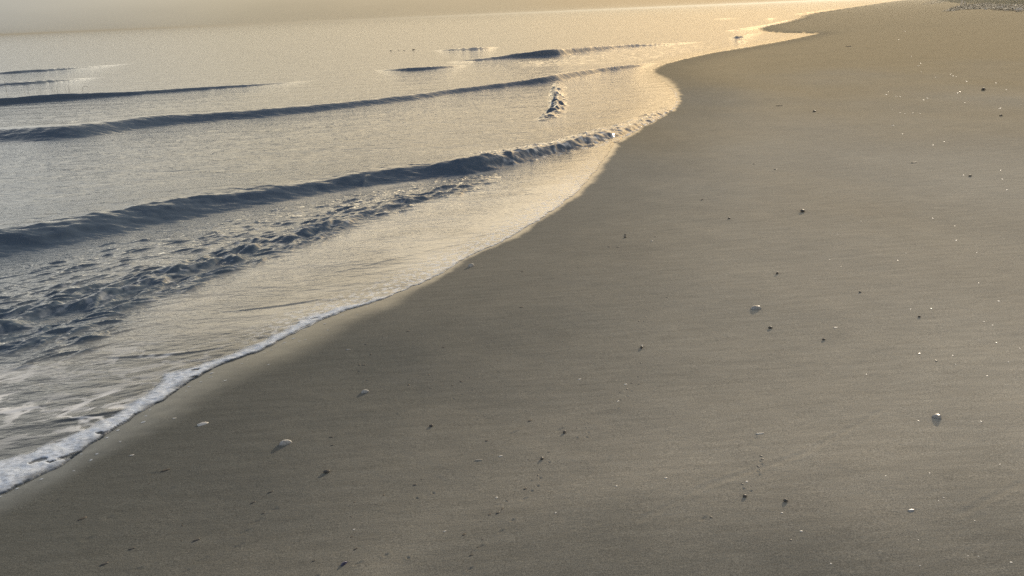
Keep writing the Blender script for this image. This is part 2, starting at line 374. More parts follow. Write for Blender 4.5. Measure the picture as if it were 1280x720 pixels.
def wave_field(P, r):
    h = np.zeros(len(P)); face = np.zeros(len(P)); fo = np.zeros(len(P))
    for wi, w in enumerate(WAVES):
        PT = catmull(np.array(w['pts'], float), 6)
        C = np.array([gp(a, b, A) for a, b, t, A in PT]); T = np.array([gp(a, t, 0) for a, b, t, A in PT])
        A = np.maximum(PT[:, 3], 0)
        # across-crest width of the front: toe to the crest polyline
        wf = np.clip(polyline_near(T, C)[0], .02, np.maximum(.2, A * np.interp(np.hypot(C[:, 0], C[:, 1]), [15, 32], [3.5, 1.9])))
        if w['wfix']: wf = np.full(len(C), w['wfix'])
        kk = np.ones(9) / 9; wf = np.convolve(np.pad(wf, 4, mode='edge'), kk, 'valid')
        B = wf * w['back']; mx = B.max() * 1.6 + .3
        lo = C.min(0) - mx; hi = C.max(0) + mx
        mk = (P[:, 0] > lo[0]) & (P[:, 0] < hi[0]) & (P[:, 1] > lo[1]) & (P[:, 1] < hi[1])
        if not mk.any(): continue
        Q = P[mk]
        if w['wob']:
            sc = w['freq'] * 1.6
            Q = Q + np.stack([fbm(Q[:, 0] * sc, Q[:, 1] * sc, 3, 60 + wi), fbm(Q[:, 0] * sc, Q[:, 1] * sc, 3, 90 + wi)], 1) * w['wob']
        # densify the crest with a smooth curve
        ds, ix, sd = polyline_near(Q, C)
        k = np.arange(len(C)); a = np.interp(ix, k, A); f = np.interp(ix, k, wf); b = f * w['back']
        sd = np.sign(sd)
        shoreward = -sd * 1.0
        t = ds * np.where(shoreward > 0, 1, -1)
        fr_ = np.clip(t / f, 0, 1); bk = np.clip(-t / b, 0, 1)
        front = (1 - fr_) ** 2.3 * (1 + 2.3 * fr_)
        back = (1 - bk) ** 2 * (1 + 2 * bk)
        pr = np.where(t > 0, front, back)
        fq = w['freq']
        a = a * np.clip(1 + w['lump'] * 1.6 * fbm(Q[:, 0] * fq, Q[:, 1] * fq, 3, 120 + wi), 0, 2.2)
        h[mk] += a * pr
        fm = (t > -.1 * f) & (t < f)
        face[mk] = np.maximum(face[mk], np.where(t > 0, sst(1.15, .7, t / f), sst(.35, 0, -t / f)) * np.clip(a / .03, 0, 1))
        if w['foam']: fo[mk] = np.maximum(fo[mk], w['foam'] * pr ** 3 * np.clip(a / .04, 0, 1))
    return h, face, fo

def wavelets(P, sel):
    """broken choppy water: many short steep ripples, each with its own crest, lens shaped from the shore"""
    rs = np.random.RandomState(5); h = np.zeros(len(P)); Q = P[sel]; hs = np.zeros(len(Q))
    lines = [([(-200,485),(-60,434),(0,414),(60,393),(125,377),(185,355),(250,334),(320,312),(400,287),(450,270),(520,250),(580,236)], 150, 4, 1.15),
             ([(-200,462),(-60,415),(0,398),(75,375),(140,359),(205,341),(250,325),(320,303),(400,278),(470,257),(540,239)], 100, 4, .85),
             ([(-200,500),(-60,455),(0,438),(75,412),(150,387),(260,347),(330,322),(410,292),(470,272),(540,252)], 80, 4, .75),
             ([(-200,420),(0,372),(100,345),(200,322),(320,290),(430,262),(520,240),(600,224)], 130, 12, .42),
             ([(-150,395),(0,352),(100,330),(200,308),(320,280),(430,252),(520,234)], 60, 8, .3),
             ([(-100,470),(0,452),(90,425),(170,398)], 26, 10, .5),
             ([(400,272),(450,262),(520,244),(570,232),(620,222)], 120, 9, .5),
             ([(600,209),(650,197),(700,184),(750,171),(800,155),(835,140)], 170, 6, .75)]
    for pts, n, sy, am in lines:
        L = np.array(pts, float); seg = np.hypot(*np.diff(L, axis=0).T); cs = np.concatenate([[0], np.cumsum(seg)])
        for k in range(n):
            q = rs.rand() * cs[-1]; px = np.interp(q, cs, L[:, 0]); py = np.interp(q, cs, L[:, 1])
            i = min(np.searchsorted(cs, q), len(L) - 1); i = max(i, 1)
            e = gp(*L[i]) - gp(*L[i - 1]); e /= np.linalg.norm(e)
            c = gp(px, py + rs.randn() * sy * (1.2 if px < 250 else .7)); dist = np.hypot(*c)
            a = math.atan2(e[1], e[0]) + rs.randn() * .28; ca, sa = math.cos(a), math.sin(a)
            A = am * rs.uniform(.010, .028) * (1 if rs.rand() < .8 else 1.35); l = rs.uniform(.05, .17) * (.6 + .5 * am) * max(1, dist / 6)
            wf = A * rs.uniform(1.0, 1.6); wb = wf * rs.uniform(3, 4.5); cv = rs.uniform(-1, 2.5)
            mk = (np.abs(Q[:, 0] - c[0]) < 3 * l + .1) & (np.abs(Q[:, 1] - c[1]) < 3 * l + .1)
            if not mk.any(): continue
            dx = Q[mk, 0] - c[0]; dy = Q[mk, 1] - c[1]; uu = dx * ca + dy * sa; vv = dx * sa - dy * ca     # vv positive towards the shore
            vv = vv - cv * uu * uu
            al = np.exp(-(uu / l) ** 2 * 1.4)
            fr_ = np.clip(vv / wf, 0, 1); bk = np.clip(-vv / wb, 0, 1)
            pr = np.where(vv > 0, 1 - fr_ * fr_ * (3 - 2 * fr_), (1 - bk) ** 2 * (1 + 2 * bk)) * al * A
            hs[mk] = np.maximum(hs[mk], pr) + .25 * np.minimum(hs[mk], pr)
    h[sel] = hs; return h
# ------------------------------------------------------------------ water sheet
phis = np.concatenate([np.geomspace(.012, .3, 50)[:-1], np.arange(.3, 2.4, .006), np.arange(2.4, 4.2, .012), np.arange(4.2, 8, .02), np.arange(8, 14, .028), np.arange(14, 25, .019), np.arange(25, 44, .055), np.geomspace(44, 75, 12)])
azs = np.concatenate([np.arange(-100, -46, 2.0), np.arange(-46, 40, .09), np.arange(40, 60, 2.0)])
X, Y = grid(phis, azs)
P = np.stack([X.ravel(), Y.ravel()], 1); r = np.hypot(P[:, 0], P[:, 1])
d, lip, ww, si = shore(P)
zs = sand_base(d)
hw, face, ffo = wave_field(P, r)
edge = sst(0, -.10, d)
def polymask(P, pts, soft=.0):
    L = np.array([gp(a, b) for a, b in pts])
    ins = inside(P, L)
    if soft <= 0: return ins.astype(float)
    dd, _, _ = polyline_near(P, np.vstack([L, L[:1]]))
    return sst(-soft, soft, np.where(ins, dd, -dd))
a = R(24); u = P[:, 0] * math.cos(a) + P[:, 1] * math.sin(a); v = -P[:, 0] * math.sin(a) + P[:, 1] * math.cos(a)
# choppy water between the main wave and the swash
chop = polymask(P, [(-80,350),(0,332),(100,312),(200,290),(320,264),(430,243),(530,228),(600,218),(640,208),(600,228),(540,250),(450,285),(400,305),(300,340),(200,385),(130,425),(60,450),(0,468),(-80,490)], .15)
chopb = polymask(P, [(590,206),(640,190),(700,176),(760,160),(810,146),(840,132),(849,128),(838,142),(805,160),(768,180),(700,194),(640,208)], .08)
turb = polymask(P, [(700,82),(760,80),(830,72),(900,58),(870,55),(800,58),(740,65),(700,70),(640,76),(660,84)], .6)
nz = fbm(u * 7, v * 15, 4, 70)
chopz = np.clip(nz + .05, -.25, .8) + .35 * fbm(u * 18, v * 34, 3, 72)
near_ = (r < 13) & (d < .1)
wl = wavelets(P, near_)
hw = hw + wl
z = hw * edge
z += chop * edge * .006 * chopz + chopb * edge * .012 * np.clip(fbm(u * 9, v * 12, 2, 74), -.3, 1) + chopb * edge * .008
z += turb * edge * .022 * fbm(u * 2.2, v * 4.5, 2, 77)
open_ = sst(-.3, -1.5, d)
z += open_ * np.clip(14 / np.maximum(r, 1), 0, 1) * (.0035 * fbm(u * 4, v * 12, 3, 80) + .006 * fbm(u * 1.2, v * 3, 2, 84))
z += face * hw * .15 * fbm(u * 4, v * 9, 3, 88) * np.clip(7 / np.maximum(r, 1), .1, 1)
z += edge * .0012 * fbm(u * 6, v * 22, 3, 92)
lipn = lip * np.clip(.7 + .9 * fbm(P[:, 0] * 9, P[:, 1] * 9, 3, 95), .15, 2)
z = np.maximum(z, zs * .0 - .004)
rk = np.clip(r / 5, 1, 8)
z = np.where(d < 0, np.maximum(z, zs + .0015) + lipn * np.sqrt(np.clip(-d / (.025 * rk), 0, 1)) * sst(.35 * rk, .03, -d), -.012 - .3 * d)
# attributes
opac = np.clip(1 - np.exp(-(z - zs) / .05), 0, 1)
opac = np.clip(opac * 1.05 + .12, 0, 1)
opac = np.maximum(opac, .92 * chop)
foam = ffo * sst(.0, .35, fbm(P[:, 0] * 14, P[:, 1] * 14, 4, 97))
lace = polymask(P, [(-60,480),(60,455),(160,440),(250,430),(330,415),(300,455),(210,500),(100,565),(0,618),(-60,640)], .25)
lc = 1 - np.abs(fbm(u * 3.2 + .35 * fbm(u * 6, v * 6, 2, 101), v * 5.5, 4, 99)) * 2.6
lcm = sst(-.05, .35, fbm(P[:, 0] * 2.2, P[:, 1] * 2.2, 3, 103) + .05)
foam = np.maximum(foam, lace * sst(.62, .95, lc) * (.3 + .7 * lcm) * .85)
spk = fbm(P[:, 0] * 26, P[:, 1] * 26, 3, 105)
edgef = sst(-.42, -.03, d) * sst(14, 17, si) * sst(29, 25.5, si)
foam = np.maximum(foam, edgef * sst(-.02, .25, spk) * .7)
foam = np.maximum(foam, chopb * sst(.08, .4, fbm(u * 10, v * 16, 3, 107)) * .5)
foam = np.maximum(foam, chop * sst(.33, .5, fbm(u * 10, v * 24, 3, 109)) * .35)
foam = np.maximum(foam, sst(-.05, -.008, d) * sst(14, 17, si) * sst(28, 25, si) * (.25 + .5 * sst(-.2, .3, spk)))
lipf = (lip > .009) * sst(-.06, -.01, d) * sst(.0, .3, fbm(P[:, 0] * 12, P[:, 1] * 12, 3, 111) + .1)
foam = np.maximum(foam, lipf * .75)
milk = np.where(d < 0, sst(.0, -.03, d), 0) * (1 - chopb * .5) * sst(.012, .003, hw) * sst(11, 6, r) * (1 - .75 * chop)
milk *= (1 - .45 * lace) * (.78 + .22 * sst(-.2, .3, fbm(u * 1.6, v * 4, 4, 140))) * sst(-3.2, -1.6, d)
milk *= np.interp(P[:, 1], [2.5, 4.2, 6.5], [.42, .8, 1.25]); milk = np.clip(milk, 0, 1)
ripple = .25 + .75 * sst(-.1, -1.0, d); ripple = ripple * (1 - .35 * face)
ripple *= np.clip(1.0 - .0 * r, 0, 1)
keep = (d < .06 + r * .01).reshape(X.shape)
water = sheet('sea_water', X, Y, z.reshape(X.shape), keep, MWATER, {'foam': foam, 'opacity': opac, 'ripple': ripple, 'milk': milk}, False)
tag(water, kind='structure')

# the thick band of foam left along the near water's edge
fb = [(-60,603),(0,579),(50,561),(90,544),(130,526),(165,505),(190,487),(203,469),(250,456),(290,444),(330,425),(380,398),(425,385),(475,373),(485,376),(440,388),(400,401),
      (330,438),(280,456),(245,473),(210,498),(170,521),(140,541),(100,566),(75,583),(40,599),(0,619),(-60,648)]
sel = (r < 9) & (P[:, 0] < 1)
fm = np.zeros(len(P)); Q = P[sel]
Qn = Q + np.stack([fbm(Q[:, 0] * 7, Q[:, 1] * 7, 3, 130), fbm(Q[:, 0] * 7, Q[:, 1] * 7, 3, 133)], 1) * .05
fm[sel] = polymask(Qn, fb, .06)
fm = fm * (fbm(u * 5, v * 12, 4, 136) < .42 - .25 * sst(.9, .5, fm)) * (d < -.004)
drops = (d > .01) & (d < .28) & sel & (fbm(u * 20, v * 52, 3, 144) > .46 + .6 * np.clip(d, 0, 1)) & (P[:, 0] < -.8)
fz = np.zeros(len(P)); fz[sel] = sand_z(Q, d[sel])
fz = np.where(d < 0, z, fz) + .0012 + sst(.3, .9, fm) * (.004 + .003 * fbm(P[:, 0] * 16, P[:, 1] * 16, 3, 138)) + drops * .0015
fm = np.maximum(fm, drops)
kf = (fm > .45).reshape(X.shape)
fo_ = sheet('sea_foam', X, Y, fz.reshape(X.shape), kf, MFOAM, {'thick': fm}, False)
tag(fo_, kind='stuff', label='white band of sea foam along the near water edge', cat='foam')

# ------------------------------------------------------------------ shells, pebbles and bits on the sand
import bmesh
def link_mesh(name, vs, fs, M, parent=None, smooth=True):
    me = bpy.data.meshes.new(name); me.from_pydata([tuple(v) for v in vs], [], fs); me.update()
    me.polygons.foreach_set('use_smooth', [smooth] * len(me.polygons)); me.materials.append(M)
    o = bpy.data.objects.new(name, me); COL.objects.link(o)
    if parent: o.parent = parent
    return o
def shell_geo(L, Wd, Ht, seed=0, ribs=9, chip=.06):
    """one valve of a clam lying hollow side down: umbo to one side, growth ridges, a real thickness"""
    rs = np.random.RandomState(seed); nr, na = 12, 40; ph = rs.rand(4) * 6.28
    def surf(inset, drop):
        g = []
        for i in range(nr + 1):
            q = i / nr; row = []
            for j in range(na):
                a = 2 * math.pi * j / na
                e = 1 - .10 * math.cos(a) * math.sin(a) + chip * math.sin(3 * a + ph[0]) * .5 + chip * math.sin(7 * a + ph[1]) * .35
                x = (math.cos(a) * e * q) * (L / 2 - inset)
                y = (math.sin(a) * e * q * (1 if math.sin(a) > 0 else .8)) * (Wd / 2 - inset) - .33 * Wd * (1 - q) ** 1.5
                z = Ht * max(0, 1 - q ** 2.3) ** .72 * (1 + .0 * q) - drop * (1 - .3 * q)
                z += Ht * .035 * math.sin(q * ribs * 2 * math.pi) * q * (1 - q ** 8)
                row.append((x, y, z))
            g.append(row)
        return g
    th = .0022 * L / .035
    A, B = surf(0, 0), surf(th * .8, th)
    vs = [v for r_ in A for v in r_] + [v for r_ in B for v in r_]
    n1 = (nr + 1) * na; fs = []
    for i in range(nr):
        for j in range(na):
            k = (j + 1) % na
            fs.append((i * na + j, (i + 1) * na + j, (i + 1) * na + k, i * na + k))
            fs.append((n1 + i * na + j, n1 + i * na + k, n1 + (i + 1) * na + k, n1 + (i + 1) * na + j))
    for j in range(na):
        k = (j + 1) % na
        fs.append((nr * na + j, n1 + nr * na + j, n1 + nr * na + k, nr * na + k))
    return vs, fs
def pebble_geo(L, Wd, Ht, seed=0, amp=.16):
    bm = bmesh.new(); bmesh.ops.create_icosphere(bm, subdivisions=3, radius=1)
    c = np.array([v.co[:] for v in bm.verts]); f = [[v.index for v in q.verts] for q in bm.faces]; bm.free()
    n = fbm(c[:, 0] * 1.1 + c[:, 2] + seed * 3.7, c[:, 1] * 1.1 - c[:, 2] * .6 + seed, 3, 3)
    n2 = fbm(c[:, 0] * 4 + c[:, 2] * 2 + seed, c[:, 1] * 4 + seed * 2.1 - c[:, 2], 2, 7)
    c = c * (1 + amp * 1.6 * n + .04 * n2)[:, None]
    c[:, 2] = np.sign(c[:, 2]) * np.abs(c[:, 2]) ** 1.15
    return c * np.array([L / 2, Wd / 2, Ht / 2]) + np.array([0, 0, Ht * .36]), f
def chip_geo(L, Wd, Th, seed=0, bend=.25):
    """a broken curved flake: ragged outline, bent, with thickness and bevelled rim"""
    rs = np.random.RandomState(seed); n = 18
    ang = np.sort(rs.rand(n) * .25 + np.arange(n) * 2 * np.pi / n); rad = .8 + .28 * rs.rand(n)
    vs = []; fs = []
    rings = [(.45, 1), (.85, 1), (1, .55), (1, -.2), (.85, -.6), (.4, -.6)]
    for q, h in rings:
        for a, r0 in zip(ang, rad):
            x = math.cos(a) * r0 * q; y = math.sin(a) * r0 * q
            vs.append((x * L / 2, y * Wd / 2, h * Th / 2 + bend * Wd * (.5 - x * x * .3 - y * y * .7) * .5))
    for i in range(len(rings) - 1):
        for j in range(n):
            k = (j + 1) % n; fs.append((i * n + j, i * n + k, (i + 1) * n + k, (i + 1) * n + j))
    fs.append(tuple(range(n))[::-1]); fs.append(tuple((len(rings) - 1) * n + j for j in range(n)))
    return vs, fs
def stick_geo(L, rad, seed=0):
    rs = np.random.RandomState(seed); n = 9; na = 8; vs = []; fs = []; oy = rs.randn(n).cumsum() * rad * .35; oz = np.abs(rs.randn(n)) * rad * .3
    for i in range(n):
        rr = rad * (1 - .5 * abs(i / (n - 1) - .4)) * (.85 + .3 * rs.rand()) * (1 if 0 < i < n - 1 else .45)
        for j in range(na):
            a = 2 * math.pi * j / na
            vs.append((L * (i / (n - 1) - .5), oy[i] + math.cos(a) * rr, rad * .6 + oz[i] + math.sin(a) * rr))
    for i in range(n - 1):
        for j in range(na):
            k = (j + 1) % na; fs.append((i * na + j, i * na + k, (i + 1) * na + k, (i + 1) * na + j))
    fs.append(tuple(range(na))[::-1]); fs.append(tuple((n - 1) * na + j for j in range(na)))
    return vs, fs
def mpp(p): return math.sqrt(p[0] ** 2 + p[1] ** 2 + (H - p[2]) ** 2) / F     # metres per photo pixel at a point
SEED = [0]
def put(kind, px, py, size, M, label, group=None, rot=None, asp=.65, ht=.4, tilt=(0, 0), sink=.0):
    p = on_sand(px, py); k = mpp(p); L = size * k * (1.0 if py > 300 else .85); SEED[0] += 1; sd = SEED[0]
    name, cat, g = {
      'shell': ('seashell', 'shell', lambda: shell_geo(L, L * asp, L * ht, sd)),
      'mussel': ('mussel_shell', 'shell', lambda: shell_geo(L, L * asp, L * ht, sd, 14, .02)),
      'frag': ('shell_fragment', 'shell fragment', lambda: chip_geo(L, L * asp, L * .12, sd, ht)),
      'pebble': ('pebble', 'pebble', lambda: pebble_geo(L, L * asp, L * ht, sd)),
      'chip': ('wood_chip', 'wood chip', lambda: chip_geo(L, L * asp, L * .16, sd, ht)),
      'stick': ('twig', 'twig', lambda: stick_geo(L, L * asp * .5, sd))}[kind]
    o = link_mesh(name, *g(), M)
    o.location = (p[0], p[1], p[2] - sink * L)
    o.rotation_euler = (tilt[0], tilt[1], R(rot) if rot is not None else random.random() * 6.28)
    return tag(o, label, cat, group)

G = 'single shells and stones on the open sand'
put('shell', 357, 554.5, 15, MVALVE, 'large pale clam shell lying on the dark damp sand with a long bluish shadow', rot=20, asp=.62, ht=.36)
o = put('frag', 253, 530.5, 13, MSHELL, 'pale pointed shell flake leaning on the damp sand just below the foam', rot=28, asp=.5, ht=.3, tilt=(R(24), 0))
put('shell', 456.5, 490.5, 10, MVALVE, 'small whitish shell on dark sand to the right of the foam tip', rot=15, asp=.6, ht=.42)
put('shell', 589, 333, 9, MVALVE, 'white tipped shell sitting right beside the shiny wet edge of the water', rot=35, asp=.5, ht=.45)
put('shell', 945, 386, 13, MGREY, 'broad grey shell lit white along its top edge on the light brown sand', rot=5, asp=.7, ht=.34)
put('shell', 1171, 522, 9.5, MGREY, 'rounded bluish grey shell with a white lit cap on the right hand sand', rot=0, asp=.95, ht=.5)
put('mussel', 430, 705, 9, MMUSSEL, 'dark blue mussel shell near the bottom edge with a thin drag mark', rot=48, asp=.55, ht=.36)
put('pebble', 1003, 265, 7.5, MDARK, 'dark round pebble with a narrow trail on the upper right sand', rot=40, asp=.8, ht=.6)
put('pebble', 408.5, 590.5, 8, MDARK, 'black pebble on the sand below the large pale clam shell', rot=15, asp=.6, ht=.5)
put('frag', 1139, 638, 8, MGREY, 'half buried grey shell rim on the rippled sand at lower right', rot=5, asp=.55, ht=.6)
put('pebble', 539, 533, 5, MDARK, 'tiny black pebble alone in the middle of the dark sand', rot=10, asp=.7, ht=.6)
put('pebble', 802, 435, 5, MDARK, 'black crumb beside a white fleck in the line of bird pricks', rot=80, asp=.7, ht=.7)
put('frag', 802.3, 431.5, 2.6, MSHELL, 'white fleck touching the black crumb in the line of bird pricks', rot=0, asp=.8, ht=.5)
put('chip', 662.5, 526, 6, MBARK, 'small dark chip with a pale drag streak on both sides', rot=25, asp=.5, ht=.3)
put('pebble', 705.5, 541, 5, MDARK, 'black pebble at the upper end of the diagonal row of pits', rot=60, asp=.7, ht=.7)
put('pebble', 677.5, 574, 5, MDARK, 'black pebble halfway down the diagonal row of pits', rot=60, asp=.75, ht=.7)
put('chip', 656.5, 611, 6, MDARK, 'slanted black chip near the lower end of the row of pits', rot=40, asp=.5, ht=.4)
put('chip', 622.5, 641, 6, MDARK, 'dark brown chip just below a white shell crumb', rot=45, asp=.55, ht=.4)
put('frag', 621, 622, 3.6, MSHELL, 'white shell crumb above a dark brown chip', rot=60, asp=.7, ht=.4)
put('pebble', 931, 621, 5.5, MDARK, 'black pebble under the little group of bird pricks', rot=20, asp=.75, ht=.65)
put('chip', 889, 646.5, 4, MDARK, 'small dark crumb to the lower left of the bird pricks', rot=45, asp=.6, ht=.4)
put('pebble', 982, 627, 5, MDARK, 'round black pebble with a sparkling white crumb below it', rot=0, asp=.85, ht=.8)
put('frag', 977.5, 641, 3.2, MSHELL, 'white crumb straight under the round black pebble', rot=0, asp=.7, ht=.5)
put('frag', 1001.5, 664, 3.6, MSHELL, 'bright white crumb low on the sand, right of the round black pebble', rot=0, asp=.7, ht=.5)
put('chip', 988.5, 675, 3.5, MDARK, 'faint dark crumb low on the sand under a bright white crumb', rot=30, asp=.6, ht=.4)
put('chip', 1170, 451, 4.5, MDARK, 'small black splinter standing above the grey capped shell', rot=80, asp=.5, ht=.6)
put('frag', 1149, 442, 4, MGREY, 'little grey shell chip left of the black splinter', rot=20, asp=.5, ht=.4)
put('pebble', 1029.5, 425, 4, MDARK, 'flat black pebble below a tiny white sliver', rot=10, asp=.6, ht=.6)
put('frag', 1044.5, 409.5, 5, MSHELL, 'tiny white sliver above the flat black pebble', rot=5, asp=.4, ht=.3)
put('pebble', 963, 410.5, 5.5, MDARK, 'blackish pebble right below the broad grey shell', rot=15, asp=.6, ht=.6)
put('pebble', 1149, 396.5, 3, MDARK, 'very small black grain between white flecks on the right sand', rot=0, asp=.8, ht=.7)
put('pebble', 1075, 365.5, 3, MDARK, 'very small dark grain up right of the broad grey shell', rot=0, asp=.7, ht=.6)
put('pebble', 971.5, 342.5, 4.5, MDARK, 'dark grain above the broad grey shell', rot=50, asp=.6, ht=.7)
put('chip', 1142.5, 203.5, 9, MBARK, 'long dark bark flake on the upper right sand', rot=20, asp=.3, ht=.25)
put('pebble', 1212.5, 220.5, 4, MDARK, 'small dark pebble beside a white fleck near the right edge', rot=0, asp=.7, ht=.6)
put('frag', 1204, 219, 2.4, MSHELL, 'white fleck just left of a small dark pebble near the right edge', rot=0, asp=.8, ht=.4)
put('chip', 969.5, 212, 5, MDARK, 'dark chip on the upper sand, lower of a close pair', rot=20, asp=.6, ht=.5)
put('chip', 943, 205, 4, MDARK, 'dark chip on the upper sand, left of a close pair', rot=10, asp=.6, ht=.4)
put('stick', 878, 250, 6, MBARK, 'short dark twig slanting on the sand right of the bay', rot=55, asp=.25)
put('pebble', 911.5, 273.5, 4, MDARK, 'lone dark grain in the middle of the upper sand', rot=20, asp=.6, ht=.6)
put('pebble', 781.5, 294, 3, MDARK, 'upper dark grain of a touching pair on the open sand', rot=0, asp=.8, ht=.8)
put('pebble', 781.5, 297, 3.6, MDARK, 'lower dark grain of a touching pair on the open sand', rot=0, asp=.7, ht=.7)
put('chip', 819, 296, 4, MDARK, 'dark crumb with a white fleck at its lower left', rot=15, asp=.5, ht=.4)
put('frag', 815, 301.3, 3, MSHELL, 'white fleck at the lower left of a dark crumb', rot=15, asp=.7, ht=.4)
put('chip', 761.5, 308.5, 4, MDARK, 'left one of two dark slivers joined by a faint scratch', rot=5, asp=.4, ht=.3)
put('chip', 772.5, 309.2, 4, MDARK, 'right one of two dark slivers joined by a faint scratch', rot=-5, asp=.4, ht=.3)
put('pebble', 1229, 113, 5, MDARK, 'dark stone alone near the right edge under the seaweed line', rot=0, asp=.8, ht=.7)
put('pebble', 1251, 145, 4.5, MDARK, 'flat dark stone close to the right edge, under a white fleck', rot=10, asp=.5, ht=.5)
put('frag', 1250, 135.5, 3.4, MSHELL, 'white fleck close to the right edge above a flat dark stone', rot=10, asp=.7, ht=.4)
put('pebble', 1018, 139.7, 4.5, MDARK, 'small dark stone high on the sand behind the bay', rot=10, asp=.7, ht=.6)
put('stick', 974, 132.5, 10, MBARK, 'thin dark twig lying flat high on the sand behind the bay', rot=5, asp=.09)
put('stick', 1061, 58.5, 9, MBARK, 'faint thin twig lying on the far sand', rot=0, asp=.1)
put('chip', 245.5, 675, 8, MDARK, 'black chip at the head of the longest drag streak, lower left', rot=35, asp=.42, ht=.3)
put('chip', 316.5, 628, 6, MDARK, 'black chip up the streak from the lower left one', rot=35, asp=.4, ht=.3)
put('chip', 207, 588, 10, MBARK, 'slim dark splinter below the foam on the left sand', rot=28, asp=.22, ht=.2)
put('chip', 103, 648.5, 9, MBARK, 'slim splinter of bark nearest the lower left corner foam', rot=35, asp=.25, ht=.2)
put('chip', 164.5, 686, 7, MDARK, 'dark splinter between the bottom left corner and the longest streak', rot=30, asp=.38, ht=.3)
put('chip', 130.5, 705, 8.5, MDARK, 'dark ragged chip closest to the bottom left corner', rot=35, asp=.4, ht=.3)
put('chip', 338.5, 615, 7, MDARK, 'black splinter left below the black pebble', rot=35, asp=.35, ht=.3)
put('chip', 329.5, 641.5, 4.5, MDARK, 'dull dark crumb under the black splinter', rot=35, asp=.5, ht=.3)
put('chip', 392.5, 701, 5, MDARK, 'dark crumb left of the dark blue mussel shell', rot=40, asp=.45, ht=.3)
put('chip', 445, 686, 7, MDARK, 'dark sliver up right of the dark blue mussel shell', rot=45, asp=.3, ht=.3)
put('chip', 439.5, 671, 4, MBARK, 'thin brown sliver above the sliver near the mussel shell', rot=45, asp=.3, ht=.3)
put('chip', 443, 628, 3.5, MBARK, 'small brown crumb in the middle of the lower sand', rot=45, asp=.5, ht=.3)
put('chip', 414, 546.5, 5, MDARK, 'upper dark sliver of two right of the large clam shell', rot=15, asp=.4, ht=.3)
put('chip', 415.5, 556.5, 4.5, MDARK, 'lower dark sliver of two right of the large clam shell', rot=25, asp=.45, ht=.3)
put('chip', 608.5, 551, 4.5, MDARK, 'dark crumb at the right end of a pale scratch in mid sand', rot=10, asp=.6, ht=.5)
put('frag', 626, 570, 5.5, MSHELL, 'white shell sliver right of a pale thin stick', rot=15, asp=.4, ht=.3)
put('stick', 598.5, 575.3, 9, MDRIFT, 'pale thin stick in mid sand left of a white shell sliver', rot=-4, asp=.14)
put('chip', 519, 606, 4.5, MDARK, 'lone dark chip on a faint diagonal line in mid sand', rot=15, asp=.6, ht=.5)
put('frag', 442.5, 661.8, 3.2, MSHELL, 'pale shell speck above two dark slivers', rot=15, asp=.6, ht=.3)
put('frag', 556, 664, 4, MSHELL, 'pale shell speck left of the reddish chip', rot=25, asp=.5, ht=.3)
put('chip', 580, 668, 5.5, MBARK, 'reddish brown chip on the lower middle sand', rot=40, asp=.45, ht=.3)
put('chip', 589, 694, 5.5, MDARK, 'dark chip low on the middle sand, under the reddish one', rot=35, asp=.42, ht=.3)
put('frag', 950, 542, 11, MSHELL, 'long white shell sliver above the bird pricks', rot=5, asp=.14, ht=.15)
put('frag', 832.5, 597.5, 3.8, MSHELL, 'white crumb on the bare sand left of the bird pricks', rot=15, asp=.7, ht=.4)
put('frag', 770.5, 607.5, 3.5, MSHELL, 'dull white crumb on the bare sand, left of a brighter one', rot=45, asp=.6, ht=.3)
put('frag', 694.5, 641, 3.5, MSHELL, 'pale slanted speck on the sand right of the brown chip', rot=55, asp=.5, ht=.3)
put('frag', 782, 480.5, 4, MSHELL, 'cream shell speck in the lower line of bird pricks', rot=15, asp=.7, ht=.4)
put('frag', 724.5, 474, 3.8, MSHELL, 'cream shell speck left of the line of bird pricks', rot=15, asp=.7, ht=.3)
put('frag', 772.5, 501.5, 3.4, MSHELL, 'cream shell speck at the bottom of the line of bird pricks', rot=35, asp=.7, ht=.4)
put('frag', 933.5, 602, 3.8, MSHELL, 'pale crumb among the little group of bird pricks', rot=35, asp=.7, ht=.4)
put('frag', 435, 437, 5.5, MGREY, 'pale grey sliver on dark sand right of the foam', rot=5, asp=.4, ht=.3)
put('chip', 457.5, 430, 3.6, MDARK, 'dark speck up right of the pale grey sliver', rot=15, asp=.6, ht=.3)
put('chip', 510.5, 414, 5, MBARK, 'small brown sliver high on the dark sand', rot=20, asp=.4, ht=.3)
put('chip', 652, 384, 5, MBARK, 'small brown sliver right of the shiny wet edge', rot=15, asp=.4, ht=.3)
put('chip', 653, 339.5, 4, MBARK, 'dull crumb on the sand right of the white tipped shell', rot=15, asp=.5, ht=.3)
put('frag', 165, 569, 5, MSHELL, 'white froth coloured flake below the foam at the left', rot=20, asp=.4, ht=.3)
put('frag', 218, 523, 4.5, MSHELL, 'white flake between the foam and the pointed shell flake', rot=15, asp=.5, ht=.3)

def fleck_set(pts, M, kind, label, group, size=2.6, asp=.7, ht=.4):
    for (px, py) in pts: put(kind, px, py, size * random.uniform(.55, 1.05), M, label, group, asp=asp, ht=ht)
fleck_set([(1139,70.5),(1150.5,79.5),(1148,82.5),(1152,90),(1169.5,96.5),(1188,93),(1191,95),(1195,96),(1208,102),(1197,116.5),(1200,115),(1107.5,118.5),(1110,115),(1120,120.5),
           (1125,121),(1154,125),(1159,123),(1206,128.5),(1116,157),(1128,167.5),(1180,177),(1131,39),(1123,50)], MSHELL, 'frag',
          'glinting white shell fragment in the scatter below the seaweed line', 'white shell fragments scattered below the seaweed line', 3.2)
fleck_set([(1125,141),(1131,142),(1141,141.5),(1150,142),(1115,137),(1276,131),(1258,112),(1245,104)], MSHELL, 'frag',
          'faint whitish shell grain in the row under the glinting scatter', 'faint whitish grains under the glinting scatter', 2.2)
